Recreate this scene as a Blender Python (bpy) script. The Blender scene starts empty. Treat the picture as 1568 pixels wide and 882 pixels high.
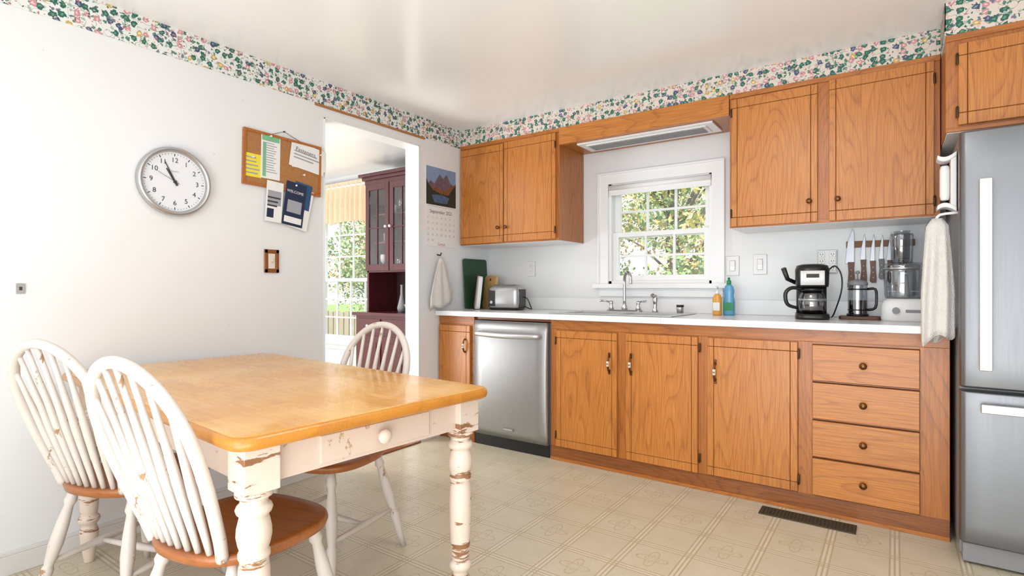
import bpy, bmesh, math, random
from mathutils import Vector, Matrix
random.seed(7)
S=bpy.context.scene
S.view_settings.view_transform='Standard'
S.view_settings.exposure=0.08
pi=math.pi
# ------------------------------------------------------------ materials
def newmat(name):
    m=bpy.data.materials.new(name); m.use_nodes=True
    nt=m.node_tree; b=nt.nodes['Principled BSDF']
    return m,nt,b
def math_(nt,op,a,b=None,c=None):
    n=nt.nodes.new('ShaderNodeMath'); n.operation=op
    for i,v in enumerate((a,b,c)):
        if v is None: continue
        if isinstance(v,(int,float)): n.inputs[i].default_value=v
        else: nt.links.new(v,n.inputs[i])
    return n.outputs[0]
def mixc(nt,f,a,b):
    n=nt.nodes.new('ShaderNodeMix'); n.data_type='RGBA'
    for s,v in ((n.inputs[0],f),(n.inputs[6],a),(n.inputs[7],b)):
        if isinstance(v,(int,float)): s.default_value=v
        elif isinstance(v,tuple): s.default_value=(*v[:3],1)
        else: nt.links.new(v,s)
    return n.outputs[2]
def coords(nt,scale=(1,1,1)):
    tc=nt.nodes.new('ShaderNodeTexCoord'); mp=nt.nodes.new('ShaderNodeMapping')
    mp.inputs['Scale'].default_value=scale
    nt.links.new(tc.outputs['Object'],mp.inputs[0]); return mp.outputs[0]
def noise(nt,vec,scale,detail=3,rough=.5,dist=0):
    n=nt.nodes.new('ShaderNodeTexNoise'); n.inputs['Scale'].default_value=scale
    n.inputs['Detail'].default_value=detail; n.inputs['Roughness'].default_value=rough
    n.inputs['Distortion'].default_value=dist
    nt.links.new(vec,n.inputs['Vector']); return n.outputs['Fac']
def ramp(nt,f,stops,interp='LINEAR'):
    r=nt.nodes.new('ShaderNodeValToRGB'); r.color_ramp.interpolation=interp
    el=r.color_ramp.elements
    while len(el)<len(stops): el.new(.5)
    for e,(p,c) in zip(el,stops):
        e.position=p; e.color=(*c[:3],1) if isinstance(c,tuple) else (c,c,c,1)
    nt.links.new(f,r.inputs[0]); return r.outputs[0]
def srgb(r,g,b):
    f=lambda c:(c/255/12.92 if c/255<=.04045 else ((c/255+.055)/1.055)**2.4)
    return (f(r),f(g),f(b))
def plain(name,col,rough=.5,metal=0,var=.06,scale=8,bump=0,spec=None,coat=0,trans=0,alpha=1,specks=None):
    m,nt,b=newmat(name); v=coords(nt); n=noise(nt,v,scale,4)
    dk=tuple(c*(1-var*2) for c in col)
    c=mixc(nt,n,dk,tuple(min(1,x*(1+var*.3)) for x in col))
    if specks:
        c=mixc(nt,ramp(nt,noise(nt,v,38,2,.5),[(.765,0.),(.785,.6)]),c,specks)
    nt.links.new(c,b.inputs['Base Color'])
    b.inputs['Roughness'].default_value=rough; b.inputs['Metallic'].default_value=metal
    b.inputs['Coat Weight'].default_value=coat; b.inputs['Transmission Weight'].default_value=trans
    b.inputs['Alpha'].default_value=alpha
    if bump:
        bp=nt.nodes.new('ShaderNodeBump'); bp.inputs['Strength'].default_value=bump; bp.inputs['Distance'].default_value=.01
        nt.links.new(noise(nt,v,scale*6,4),bp.inputs['Height']); nt.links.new(bp.outputs[0],b.inputs['Normal'])
    return m
def wood(name,base,dark,axis='z',rough=.36,rings=24,fine=.42,ringw=.42,coat=.2,sc=1):
    m,nt,b=newmat(name)
    s={'x':(.13,1,1),'y':(1,.13,1),'z':(1,1,.13)}[axis]
    s2={'x':(.03,1,1),'y':(1,.03,1),'z':(1,1,.03)}[axis]
    v=coords(nt,tuple(x*sc for x in s)); v2=coords(nt,tuple(x*sc for x in s2))
    n1=noise(nt,v,5,1.2,.4)
    fr=math_(nt,'FRACT',math_(nt,'MULTIPLY',n1,rings))
    rg=ramp(nt,fr,[(0,1.),(.16,.3),(.5,.05),(.9,.1),(1,1.)])
    n2=noise(nt,v2,200,3,.6); fg=ramp(nt,n2,[(.42,1.),(.6,0.)])
    n3=noise(nt,v,2.0,2)
    f=math_(nt,'ADD',math_(nt,'MULTIPLY',rg,ringw),math_(nt,'MULTIPLY',fg,fine)); 
    f=math_(nt,'MINIMUM',f,1.0)
    b1=mixc(nt,n3,tuple(x*.82 for x in base),tuple(min(1,x*1.16) for x in base))
    c=mixc(nt,f,b1,dark)
    nt.links.new(c,b.inputs['Base Color']); b.inputs['Roughness'].default_value=rough
    b.inputs['Coat Weight'].default_value=coat; b.inputs['Coat Roughness'].default_value=.25
    bp=nt.nodes.new('ShaderNodeBump'); bp.inputs['Strength'].default_value=.12; bp.inputs['Distance'].default_value=.002
    nt.links.new(f,bp.inputs['Height']); bp.invert=True; nt.links.new(bp.outputs[0],b.inputs['Normal'])
    return m
OB=srgb(200,128,54); OD=srgb(146,80,26)
M_oakv=wood('oak_vertical',OB,OD,'z')
M_oakh=wood('oak_horizontal',OB,OD,'x')
M_oakf=wood('oak_frame',srgb(184,112,44),srgb(134,72,24),'x')
M_oakfv=wood('oak_frame_v',srgb(184,112,44),srgb(134,72,24),'z')
M_oakdk=wood('oak_dark',srgb(146,84,34),srgb(100,54,22),'x')
M_oakline=plain('oak_groove',srgb(98,52,18),.7)
M_seat=wood('seat_wood',srgb(168,100,48),srgb(124,68,28),'x',.35,8,.3,.35)
M_cherry=wood('cherry_dark',srgb(84,26,32),srgb(50,14,18),'z',.3,6,.2,.4,.3)
M_cherryin=plain('cherry_inside',srgb(60,34,32),.6)
M_cut=wood('cutting_board_wood',srgb(222,180,120),srgb(190,140,80),'z',.5)
M_wall=plain('wall_paint',(.78,.79,.80),.42,var=.025,scale=2.2,bump=.02,specks=(.45,.42,.38))
M_ceil=plain('ceiling_paint',(.90,.91,.925),.2,var=.008,scale=1.2,bump=0)
M_trim=plain('trim_white',(.85,.86,.87),.35,var=.01)
M_base=plain('baseboard_paint',(.74,.72,.70),.45,var=.08,scale=10)
M_counter=plain('laminate_white',(.83,.84,.85),.22,var=.01,scale=30)
M_black=plain('black_plastic',(.012,.012,.013),.3)
M_dark=plain('dark_shadow',(.01,.01,.01),.9)
M_white=plain('white_plastic',(.8,.8,.79),.35,var=.01)
M_ivory=plain('ivory_plastic',(.75,.70,.58),.4)
M_greyp=plain('grey_plastic',(.25,.25,.26),.5)
M_chrome=plain('chrome',(.6,.6,.62),.1,1,var=.01)
M_bronze=plain('bronze',srgb(120,82,48),.3,.9)
M_hinge=plain('hinge_dark',srgb(84,58,36),.4,.6)
M_vent=plain('vent_metal',srgb(80,70,54),.5,.5)
M_towel=plain('towel_cloth',(.74,.71,.67),.95,var=.08,scale=25,bump=.5)
M_green=plain('green_board',srgb(40,72,46),.6)
M_cork=plain('cork',srgb(186,130,78),.9,var=.22,scale=120,bump=.3)
M_paper=plain('paper',(.80,.80,.79),.7,var=.02)
M_yellow=plain('paper_yellow',srgb(240,220,60),.7)
M_navy=plain('paper_navy',srgb(26,44,74),.4)
M_ltgreen=plain('paper_green',srgb(120,190,140),.6)
M_ink=plain('ink',(.04,.04,.045),.6)
M_grayink=plain('ink_grey',(.35,.36,.4),.6)
M_red=plain('ink_red',srgb(200,60,60),.6)
M_coffee=plain('coffee_dark',(.02,.01,.006),.1)
M_blue=plain('blue_soap',srgb(110,185,225),.15,trans=.3)
M_amber=plain('amber_soap',srgb(225,160,70),.2)
M_capg=plain('cap_green',srgb(40,140,90),.4)
M_curt=plain('valance_fabric',srgb(240,215,184),.9,var=.08,scale=30)
M_clock=plain('clock_face',(.74,.76,.79),.5,var=.01)
M_silver=plain('silver_rim',(.5,.5,.5),.32,.85,var=.03)
M_blade=plain('knife_steel',(.30,.31,.33),.35,.8,var=.03)
M_handle=plain('knife_handle',srgb(96,58,34),.5)
M_slot=plain('slot_dark',(.05,.045,.03),.7)
def steel(name,col,axis,ro=.3):
    m,nt,b=newmat(name); v=coords(nt,{'x':(.02,1,1),'z':(1,1,.02)}[axis])
    n=noise(nt,v,300,2); c=mixc(nt,n,tuple(x*.88 for x in col),col)
    nt.links.new(c,b.inputs['Base Color']); b.inputs['Metallic'].default_value=.85
    r=ramp(nt,n,[(0,ro),(1,ro+.14)]); nt.links.new(r,b.inputs['Roughness']); return m
M_steel=steel('brushed_steel',(.40,.40,.405),'z')
M_steelf=steel('brushed_steel_fridge',(.215,.22,.23),'z')
M_steelh=steel('brushed_steel_bright',(.66,.66,.66),'x')
M_fside=plain('fridge_side',(.28,.28,.29),.45,.2)
def glassmat(name,tint=(1,1,1),gl=.08):
    m=bpy.data.materials.new(name); m.use_nodes=True; nt=m.node_tree; nt.nodes.clear()
    o=nt.nodes.new('ShaderNodeOutputMaterial'); t=nt.nodes.new('ShaderNodeBsdfTransparent'); g=nt.nodes.new('ShaderNodeBsdfGlossy')
    t.inputs[0].default_value=(*tint,1); g.inputs['Roughness'].default_value=.03
    tc=nt.nodes.new('ShaderNodeTexCoord'); nn=noise(nt,tc.outputs['Object'],3)
    f=math_(nt,'MULTIPLY_ADD',nn,.03,gl)
    x=nt.nodes.new('ShaderNodeMixShader'); nt.links.new(f,x.inputs[0]); nt.links.new(t.outputs[0],x.inputs[1]); nt.links.new(g.outputs[0],x.inputs[2]); nt.links.new(x.outputs[0],o.inputs[0])
    return m
M_glass=glassmat('window_glass',gl=.05)
M_jar=glassmat('clear_plastic',(.70,.73,.76),.22)
# painted + chipped
def chipped(name,white,brown,amt=.62,sc=9,zs=1,rough=.4):
    m,nt,b=newmat(name); v=coords(nt,(1,1,zs)); n=noise(nt,v,sc,8,.65)
    f=ramp(nt,n,[(amt,0.),(amt+.025,1.)])
    n2=noise(nt,coords(nt),3,3)
    c=mixc(nt,f,mixc(nt,n2,tuple(x*.9 for x in white),white),brown)
    nt.links.new(c,b.inputs['Base Color']); b.inputs['Roughness'].default_value=rough; return m
M_chair=chipped('chair_white_paint',srgb(216,207,198),srgb(160,124,92),.62,16,.6)
M_leg=chipped('table_leg_paint',srgb(222,204,188),srgb(140,98,66),.545,5,6)
M_apron=chipped('table_apron_paint',srgb(218,197,180),srgb(180,144,114),.62,12)
# table top
def m_top():
    m,nt,b=newmat('table_top_pine'); v=coords(nt)
    sx=nt.nodes.new('ShaderNodeSeparateXYZ'); nt.links.new(v,sx.inputs[0])
    st=math_(nt,'FLOOR',math_(nt,'MULTIPLY',sx.outputs[1],14.))
    seg=math_(nt,'FLOOR',math_(nt,'ADD',math_(nt,'MULTIPLY',sx.outputs[0],2.2),math_(nt,'MULTIPLY',st,.37)))
    cb=nt.nodes.new('ShaderNodeCombineXYZ'); nt.links.new(st,cb.inputs[0]); nt.links.new(seg,cb.inputs[1])
    wn=nt.nodes.new('ShaderNodeTexWhiteNoise'); nt.links.new(cb.outputs[0],wn.inputs['Vector'])
    base=mixc(nt,wn.outputs['Value'],srgb(212,150,60),srgb(227,170,80))
    g=noise(nt,coords(nt,(.06,1,1)),90,4,.6); g=ramp(nt,g,[(.4,.35),(.62,0.)])
    c=mixc(nt,g,base,srgb(186,116,40))
    worn=ramp(nt,noise(nt,v,2.6,6,.6),[(.47,0.),(.72,.6)])
    c=mixc(nt,worn,c,srgb(236,204,146))
    nt.links.new(c,b.inputs['Base Color'])
    r=ramp(nt,noise(nt,v,5,4),[(.3,.2),(.7,.36)]); nt.links.new(r,b.inputs['Roughness'])
    b.inputs['Coat Weight'].default_value=.25; return m
M_top=m_top(); M_edge=wood('table_edge',srgb(202,134,46),srgb(160,94,28),'x',.3,6,.25,.3)
def m_floor():
    m,nt,b=newmat('floor_vinyl'); v=coords(nt)
    sx=nt.nodes.new('ShaderNodeSeparateXYZ'); nt.links.new(v,sx.inputs[0]); T=.235
    def tile(o):
        u=math_(nt,'DIVIDE',o,T); f=math_(nt,'FRACT',u); c=math_(nt,'SUBTRACT',f,.5)
        e=math_(nt,'SUBTRACT',.5,math_(nt,'ABSOLUTE',c)); return u,c,e
    ux,cx,ex=tile(sx.outputs[0]); uy,cy,ey=tile(math_(nt,'ADD',sx.outputs[1],.05))
    def line(e):
        a=math_(nt,'LESS_THAN',math_(nt,'ABSOLUTE',math_(nt,'SUBTRACT',e,.07)),.014)
        bb=math_(nt,'LESS_THAN',e,.015)
        return math_(nt,'MAXIMUM',a,bb)
    lines=math_(nt,'MAXIMUM',line(ex),line(ey))
    band=math_(nt,'LESS_THAN',math_(nt,'MINIMUM',ex,ey),.075)
    r=math_(nt,'SQRT',math_(nt,'ADD',math_(nt,'MULTIPLY',cx,cx),math_(nt,'MULTIPLY',cy,cy)))
    th=math_(nt,'ARCTAN2',cy,cx)
    pet=math_(nt,'MULTIPLY_ADD',math_(nt,'COSINE',math_(nt,'MULTIPLY',th,4.)),.08,.2)
    fl=math_(nt,'LESS_THAN',math_(nt,'ABSOLUTE',math_(nt,'SUBTRACT',r,pet)),.016)
    pet2=math_(nt,'MULTIPLY_ADD',math_(nt,'COSINE',math_(nt,'MULTIPLY',th,8.)),.03,.1)
    fl2=math_(nt,'LESS_THAN',math_(nt,'ABSOLUTE',math_(nt,'SUBTRACT',r,pet2)),.013)
    par=math_(nt,'MODULO',math_(nt,'ABSOLUTE',math_(nt,'ADD',math_(nt,'FLOOR',ux),math_(nt,'FLOOR',uy))),2.)
    fl=math_(nt,'MULTIPLY',math_(nt,'MAXIMUM',fl,fl2),math_(nt,'GREATER_THAN',par,.5))
    n=noise(nt,v,6,5,.6); n2=noise(nt,v,90,3)
    base=mixc(nt,n,srgb(196,186,162),srgb(222,214,192))
    base=mixc(nt,math_(nt,'MULTIPLY',n2,.45),base,srgb(178,166,138))
    c=mixc(nt,math_(nt,'MULTIPLY',band,.35),base,srgb(230,223,206))
    c=mixc(nt,math_(nt,'MULTIPLY',lines,.62),c,srgb(160,143,106))
    c=mixc(nt,math_(nt,'MULTIPLY',fl,.5),c,srgb(162,146,112))
    nt.links.new(c,b.inputs['Base Color']); b.inputs['Roughness'].default_value=.3
    bp=nt.nodes.new('ShaderNodeBump'); bp.inputs['Strength'].default_value=.15; bp.inputs['Distance'].default_value=.002
    nt.links.new(n2,bp.inputs['Height']); nt.links.new(bp.outputs[0],b.inputs['Normal']); return m
M_floor=m_floor()
def m_border(name,bg):
    m,nt,b=newmat(name); v=coords(nt)
    sx=nt.nodes.new('ShaderNodeSeparateXYZ'); nt.links.new(v,sx.inputs[0])
    cb=nt.nodes.new('ShaderNodeCombineXYZ'); nt.links.new(math_(nt,'ADD',sx.outputs[0],sx.outputs[1]),cb.inputs[0]); nt.links.new(sx.outputs[2],cb.inputs[1])
    nz=nt.nodes.new('ShaderNodeTexNoise'); nz.inputs['Scale'].default_value=70; nt.links.new(cb.outputs[0],nz.inputs['Vector'])
    vm=nt.nodes.new('ShaderNodeVectorMath'); vm.operation='MULTIPLY_ADD'; nt.links.new(nz.outputs['Color'],vm.inputs[0]); vm.inputs[1].default_value=(.026,.026,0); nt.links.new(cb.outputs[0],vm.inputs[2])
    c=bg
    def layer(c,scale,off,thr,prob,stops):
        mp=nt.nodes.new('ShaderNodeMapping'); mp.inputs['Location'].default_value=(off,off*.7,0); nt.links.new(vm.outputs[0],mp.inputs[0])
        vo=nt.nodes.new('ShaderNodeTexVoronoi'); vo.voronoi_dimensions='2D'; vo.inputs['Scale'].default_value=scale; vo.inputs['Randomness'].default_value=.75; nt.links.new(mp.outputs[0],vo.inputs['Vector'])
        s=nt.nodes.new('ShaderNodeSeparateColor'); nt.links.new(vo.outputs['Color'],s.inputs[0])
        col=ramp(nt,s.outputs[0],stops,'CONSTANT')
        msk=math_(nt,'LESS_THAN',vo.outputs['Distance'],thr)
        msk=math_(nt,'MULTIPLY',msk,math_(nt,'LESS_THAN',s.outputs[1],prob))
        return mixc(nt,msk,c,col)
    wv=math_(nt,'ABSOLUTE',math_(nt,'SUBTRACT',noise(nt,cb.outputs[0],16,1.5),.5))
    c=mixc(nt,math_(nt,'MULTIPLY',math_(nt,'LESS_THAN',wv,.008),.7),c,srgb(120,145,125))
    c=layer(c,46,3.3,.32,.5,[(0,srgb(78,128,110)),(.45,srgb(160,182,170)),(.75,srgb(108,120,138))])
    c=layer(c,27,0,.35,.75,[(0,srgb(44,98,84)),(.45,srgb(198,142,146)),(.7,srgb(68,78,106)),(.88,srgb(196,166,104))])
    c=layer(c,27,0,.14,.75,[(0,srgb(96,148,130)),(.45,srgb(230,202,200)),(.7,srgb(132,140,166)),(.88,srgb(228,212,158))])
    c=layer(c,60,9.1,.2,.45,[(0,srgb(180,106,114)),(.4,srgb(52,92,78)),(.8,srgb(210,174,174))])
    nt.links.new(c,b.inputs['Base Color']); b.inputs['Roughness'].default_value=.6; return m
M_border=m_border('wallpaper_border_floral',srgb(226,226,223)); M_border2=m_border('wallpaper_border_floral_pink',srgb(218,206,196))
# ------------------------------------------------------------ mesh builder
class B:
    def __init__(s,name,loc=(0,0,0),rotz=0):
        s.name=name; s.bm=bmesh.new(); s.mats=[]; s.loc=loc; s.rotz=rotz; s.M=Matrix()
    def mi(s,m):
        if m not in s.mats: s.mats.append(m)
        return s.mats.index(m)
    def v(s,p): return s.bm.verts.new(s.M@Vector(p))
    def f(s,vs,m,sm=False):
        try: fc=s.bm.faces.new(vs)
        except ValueError: return
        fc.material_index=m; fc.smooth=sm
    def box(s,x0,x1,y0,y1,z0,z1,m):
        x0,x1=sorted((x0,x1)); y0,y1=sorted((y0,y1)); z0,z1=sorted((z0,z1)); k=s.mi(m)
        V=[s.v((x,y,z)) for z in (z0,z1) for y in (y0,y1) for x in (x0,x1)]
        for q in ((0,2,3,1),(4,5,7,6),(0,1,5,4),(2,6,7,3),(0,4,6,2),(1,3,7,5)): s.f([V[i] for i in q],k)
    def loft(s,rings,m,sm=True,caps=True,closed=True):
        k=s.mi(m); R=[[s.v(p) for p in r] for r in rings]
        for a,b in zip(R,R[1:]):
            n=len(a)
            for i in range(n if closed else n-1): s.f([a[i],a[(i+1)%n],b[(i+1)%n],b[i]],k,sm)
        if caps and closed: s.f(R[0][::-1],k); s.f(R[-1],k)
    def prism(s,pts,z0,z1,m,sm=False):
        s.loft([[(x,y,z0) for x,y in pts],[(x,y,z1) for x,y in pts]],m,sm)
    def lathe(s,prof,m,c=(0,0,0),seg=24,axis='z',caps=True):
        rings=[]
        for r,z in prof:
            ring=[]
            for i in range(seg):
                a=2*pi*i/seg; x,y=max(r,1e-4)*math.cos(a),max(r,1e-4)*math.sin(a)
                p={'z':(x,y,z),'y':(x,z,y),'x':(z,x,y)}[axis]
                ring.append((p[0]+c[0],p[1]+c[1],p[2]+c[2]))
            rings.append(ring)
        s.loft(rings,m,True,caps)
    def tube(s,pts,r,m,seg=12,smooth=0,caps=True,flat=1.0,closed=False):
        P=[Vector(p) for p in pts]; R=list(r) if isinstance(r,(list,tuple)) else [r]*len(P)
        if smooth:
            Q=[];RR=[]; n=len(P)
            for i in range(n-1):
                p0=P[max(i-1,0)];p1=P[i];p2=P[i+1];p3=P[min(i+2,n-1)]
                for j in range(smooth):
                    t=j/smooth
                    Q.append(.5*((2*p1)+(-p0+p2)*t+(2*p0-5*p1+4*p2-p3)*t*t+(-p0+3*p1-3*p2+p3)*t**3)); RR.append(R[i]*(1-t)+R[i+1]*t)
            Q.append(P[-1]); RR.append(R[-1]); P=Q;R=RR
        rings=[]; nrm=None
        for i,p in enumerate(P):
            t=(P[min(i+1,len(P)-1)]-P[max(i-1,0)]).normalized()
            if nrm is None:
                if abs(t.z)<.9: nrm=(Vector((0,0,1))-t*t.z).normalized()
                else: nrm=(Vector((1,0,0))-t*t.x).normalized()
            else: nrm=(nrm-t*nrm.dot(t)).normalized()
            bn=t.cross(nrm)
            rings.append([tuple(p+nrm*math.cos(2*pi*k/seg)*R[i]+bn*math.sin(2*pi*k/seg)*R[i]*flat) for k in range(seg)])
        s.loft(rings,m,True,caps)
    def text(s,t,size,m,x=0,y=0,z=0,align='CENTER'):
        cu=bpy.data.curves.new('t','FONT'); cu.body=t; cu.size=size; cu.align_x=align; cu.align_y='CENTER'; cu.resolution_u=3
        o=bpy.data.objects.new('t',cu); S.collection.objects.link(o); bpy.context.view_layer.update()
        me=bpy.data.meshes.new_from_object(o); k=s.mi(m)
        V=[s.v((v.co.x+x,v.co.y+y,v.co.z+z)) for v in me.vertices]
        for p in me.polygons: s.f([V[i] for i in p.vertices],k)
        bpy.data.objects.remove(o); bpy.data.meshes.remove(me); bpy.data.curves.remove(cu)
    def done(s,bevel=0,seg=2,recalc=True):
        if recalc: bmesh.ops.recalc_face_normals(s.bm,faces=s.bm.faces[:])
        me=bpy.data.meshes.new(s.name); s.bm.to_mesh(me); s.bm.free()
        for m in s.mats: me.materials.append(m)
        o=bpy.data.objects.new(s.name,me); o.location=s.loc; o.rotation_euler=(0,0,s.rotz); S.collection.objects.link(o)
        if bevel:
            b=o.modifiers.new('bevel','BEVEL'); b.width=bevel; b.segments=seg; b.limit_method='ANGLE'; b.angle_limit=.9
        return o
L=2.84; YB=3.71; YS=3.34; H=2.37; YF=3.07
def LW(y,z): return Matrix(((0,0,1,-L),(1,0,0,y),(0,1,0,z),(0,0,0,1)))
def BW(x,z,y=YB): return Matrix(((1,0,0,x),(0,0,-1,y),(0,1,0,z),(0,0,0,1)))
def rrect(w,h,r,n=5,cx=0,cy=0):
    out=[]
    for sx,sy,a0 in ((1,1,0),(-1,1,pi/2),(-1,-1,pi),(1,-1,1.5*pi)):
        for i in range(n+1):
            a=a0+pi/2*i/n; out.append((cx+sx*(w/2-r)+r*math.cos(a),cy+sy*(h/2-r)+r*math.sin(a)))
    return out
# ------------------------------------------------------------ room shell
XR=1.16; Y0=-2.2; XD=-6.4; YD=3.95
b=B('floor'); b.box(XD,XR+.1,Y0,YD+.12,-.06,0,M_floor); b.done()
b=B('ceiling'); b.box(XD,XR+.1,Y0,YD+.12,H,H+.1,M_ceil); b.done()
b=B('wall_left')
b.box(-L-.12,-L,Y0,2.064,0,H,M_wall); b.box(-L-.12,-L,2.064,2.871,2.155,H,M_wall); b.box(-L-.12,-L,2.871,YD,0,H,M_wall); b.done()
b=B('wall_right'); b.box(XR,XR+.1,Y0,YB+.12,0,H,M_wall); b.done()
WX0,WX1,WZ0,WZ1=-1.725,-.985,1.15,1.88
b=B('wall_back')
b.box(-L,WX0,YB,YB+.12,0,H,M_wall); b.box(WX1,XR,YB,YB+.12,0,H,M_wall); b.box(WX0,WX1,YB,YB+.12,0,WZ0,M_wall); b.box(WX0,WX1,YB,YB+.12,WZ1,H,M_wall); b.done()
DX0,DX1,DZ0,DZ1=-5.55,-4.45,.52,2.02
b=B('wall_dining_back')
b.box(XD,DX0,YD,YD+.12,0,H,M_wall); b.box(DX1,-L-.12,YD,YD+.12,0,H,M_wall); b.box(DX0,DX1,YD,YD+.12,0,DZ0,M_wall); b.box(DX0,DX1,YD,YD+.12,DZ1,H,M_wall); b.done()
b=B('wall_dining_left'); b.box(XD-.1,XD,Y0,YD+.12,0,H,M_wall); b.done()
b=B('baseboard_left')
for y0,y1 in ((Y0,2.05),(2.885,3.085)):
    b.box(-L,-L+.014,y0,y1,0,.075,M_base); b.box(-L,-L+.009,y0,y1,.075,.09,M_base)
b.done(.002)
b=B('trim_threshold'); b.box(-L-.12,-L+.03,2.07,2.865,0,.012,M_oakdk); b.done(.003)
b=B('trim_doorway'); b.box(-L,-L+.008,2.0,2.93,2.214,2.228,M_cork); b.box(-L-.13,-L+.006,2.064,2.07,0,2.155,M_trim); b.box(-L-.13,-L+.006,2.865,2.871,0,2.155,M_trim); b.box(-L-.13,-L+.006,2.064,2.871,2.149,2.155,M_trim); b.done()
b=B('soffit'); b.box(-L+.001,.183,YS,YB,2.246,H,M_wall); b.box(.183,XR,3.06,YB,2.226,H,M_wall); b.done()
b=B('wallpaper_border')
b.box(-L,-L+.003,Y0,YS,2.228,H,M_border); b.box(-L,.183,YS-.003,YS,2.245,H,M_border2)
b.box(.180,.183,3.057,YS,2.245,H,M_border2); b.box(.180,XR,3.057,3.06,2.225,H,M_border2); b.done()
# windows
def dh_window(name,x0,x1,z0,z1,y,rail,cols,rows,casing,shade=False):
    b=B(name); c=casing
    b.box(x0-c,x0,y-.018,y,z0-.02,z1+c,M_trim); b.box(x1,x1+c,y-.018,y,z0-.02,z1+c,M_trim); b.box(x0,x1,y-.018,y,z1,z1+c,M_trim)
    b.box(x0-c-.012,x0-c,y-.028,y,z0-.02,z1+c+.012,M_trim); b.box(x1+c,x1+c+.012,y-.028,y,z0-.02,z1+c+.012,M_trim); b.box(x0-c,x1+c,y-.028,y,z1+c,z1+c+.012,M_trim)
    b.box(x0-c-.04,x1+c+.04,y-.055,y+.03,z0-.03,z0,M_trim); b.box(x0-c,x1+c,y-.016,y,z0-.09,z0-.03,M_trim)
    j=.02
    b.box(x0,x0+j,y,y+.12,z0,z1,M_trim); b.box(x1-j,x1,y,y+.12,z0,z1,M_trim); b.box(x0,x1,y,y+.12,z1-j,z1,M_trim); b.box(x0,x1,y,y+.12,z0,z0+j,M_trim)
    def sash(za,zb,ya):
        s=.042; xa,xb=x0+j,x1-j
        b.box(xa,xa+s,ya,ya+.03,za,zb,M_trim); b.box(xb-s,xb,ya,ya+.03,za,zb,M_trim); b.box(xa+s,xb-s,ya,ya+.03,za,za+s,M_trim); b.box(xa+s,xb-s,ya,ya+.03,zb-s*.8,zb,M_trim)
        for i in range(1,cols):
            x=xa+s+(xb-xa-2*s)*i/cols; b.box(x-.008,x+.008,ya+.004,ya+.022,za+s,zb-s*.8,M_trim)
        for i in range(1,rows):
            z=za+s+(zb-za-s*1.8)*i/rows; b.box(xa+s,xb-s,ya+.005,ya+.021,z-.008,z+.008,M_trim)
        b.box(xa+s,xb-s,ya+.014,ya+.016,za+s,zb-s*.8,M_glass)
    sash(z0+j,rail+.02,y+.03); sash(rail-.02,z1-j,y+.065)
    if shade:
        b.lathe([(.02,x0+.004),(.02,x1-.004)],M_trim,(0,y-.005,z1-.028),16,'x'); b.box(x0+.008,x1-.008,y-.012,y-.008,z1-.075,z1-.02,M_trim); b.box(x0+.008,x1-.008,y-.016,y-.004,z1-.085,z1-.072,M_trim)
    b.done()
dh_window('window_1',WX0,WX1,WZ0,WZ1,YB,1.505,3,2,.07,True)
dh_window('window_2',DX0,DX1,DZ0,DZ1,YD,1.21,4,3,.08)
# ------------------------------------------------------------ cabinets
def gdoor(b,x0,x1,z0,z1,yf,m,gx=.032,gz=.045,t=.02):
    g=.0026; b.box(x0+.001,x1-.001,yf+.004,yf+t,z0+.001,z1-.001,M_oakline)
    xs=[(x0,x0+gx),(x0+gx+g,x1-gx-g),(x1-gx,x1)]; zs=[(z0,z0+gz),(z0+gz+g,z1-gz-g),(z1-gz,z1)]
    for a,c in xs:
        for d,e in zs: b.box(a,c,yf,yf+.0055,d,e,m)
    b.box(x0,x1,yf+.006,yf+t,z0,z1,m)
def knob(b,x,y,z,r=.015):
    b.lathe([(.006,0),(.006,-.012),(r*.8,-.016),(r,-.022),(r*.8,-.028),(.003,-.031)],M_bronze,(x,y,z),16,'y')
def pull(b,x,y,z,h=.1):
    b.tube([(x,y+.001,z-h/2),(x,y-.018,z-h/2+.012),(x,y-.027,z),(x,y-.018,z+h/2-.012),(x,y+.001,z+h/2)],[.006,.005,.008,.005,.006],M_bronze,10,5)
    b.box(x-.008,x+.008,y-.004,y,z-h/2-.016,z-h/2+.014,M_bronze); b.box(x-.008,x+.008,y-.004,y,z+h/2-.014,z+h/2+.016,M_bronze)
    b.lathe([(.0085,-.016),(.0085,.016)],M_ivory,(x,y-.026,z),10,'z')
def hinge(b,x,y,z,s=1):
    b.box(x-.006,x+.006,y-.003,y+.004,z-.024,z+.024,M_hinge); b.lathe([(.0035,-.026),(.0035,.026)],M_hinge,(x,y-.004,z),8,'z')
G=.003
b=B('base_cabinet'); yc=YF+.02
b.box(-L+G,-2.497,yc+.001,YB-G,.0,.905,M_oakf)
b.box(-1.85,-1.03,yc+.001,YB-G,.0,.76,M_oakf); b.box(-1.85,-1.03,yc+.001,yc+.02,.76,.905,M_oakf)
b.box(-1.03,.20,yc+.001,YB-G,.0,.905,M_oakf)
b.box(-2.497,-1.85,3.67,YB-G,0,.905,M_oakdk); b.box(-2.497,-1.85,yc+.02,yc+.06,.892,.913,M_oakdk)
b.box(-L+G,-2.497,yc-.002,yc+.002,.855,.913,M_oakf); b.box(-1.85,.2,yc-.003,yc+.002,.853,.913,M_oakf)
for x0,x1 in ((-1.85,-1.80),(-1.378,-1.32),(-.896,-.842),(-.40,-.334),(.092,.2)):
    b.box(x0,x1,yc-.002,yc+.003,.09,.853,M_oakfv)
b.box(-1.85,.2,yc-.002,yc+.002,.0,.092,M_oakdk); b.box(-L+G,-2.497,yc-.002,yc+.002,0,.1,M_oakdk)
b.box(-1.85,.2,yc-.010,yc,.0,.018,M_oakf)
gdoor(b,-2.825,-2.525,.11,.845,YF,M_oakv); pull(b,-2.565,YF,.70)
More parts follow.
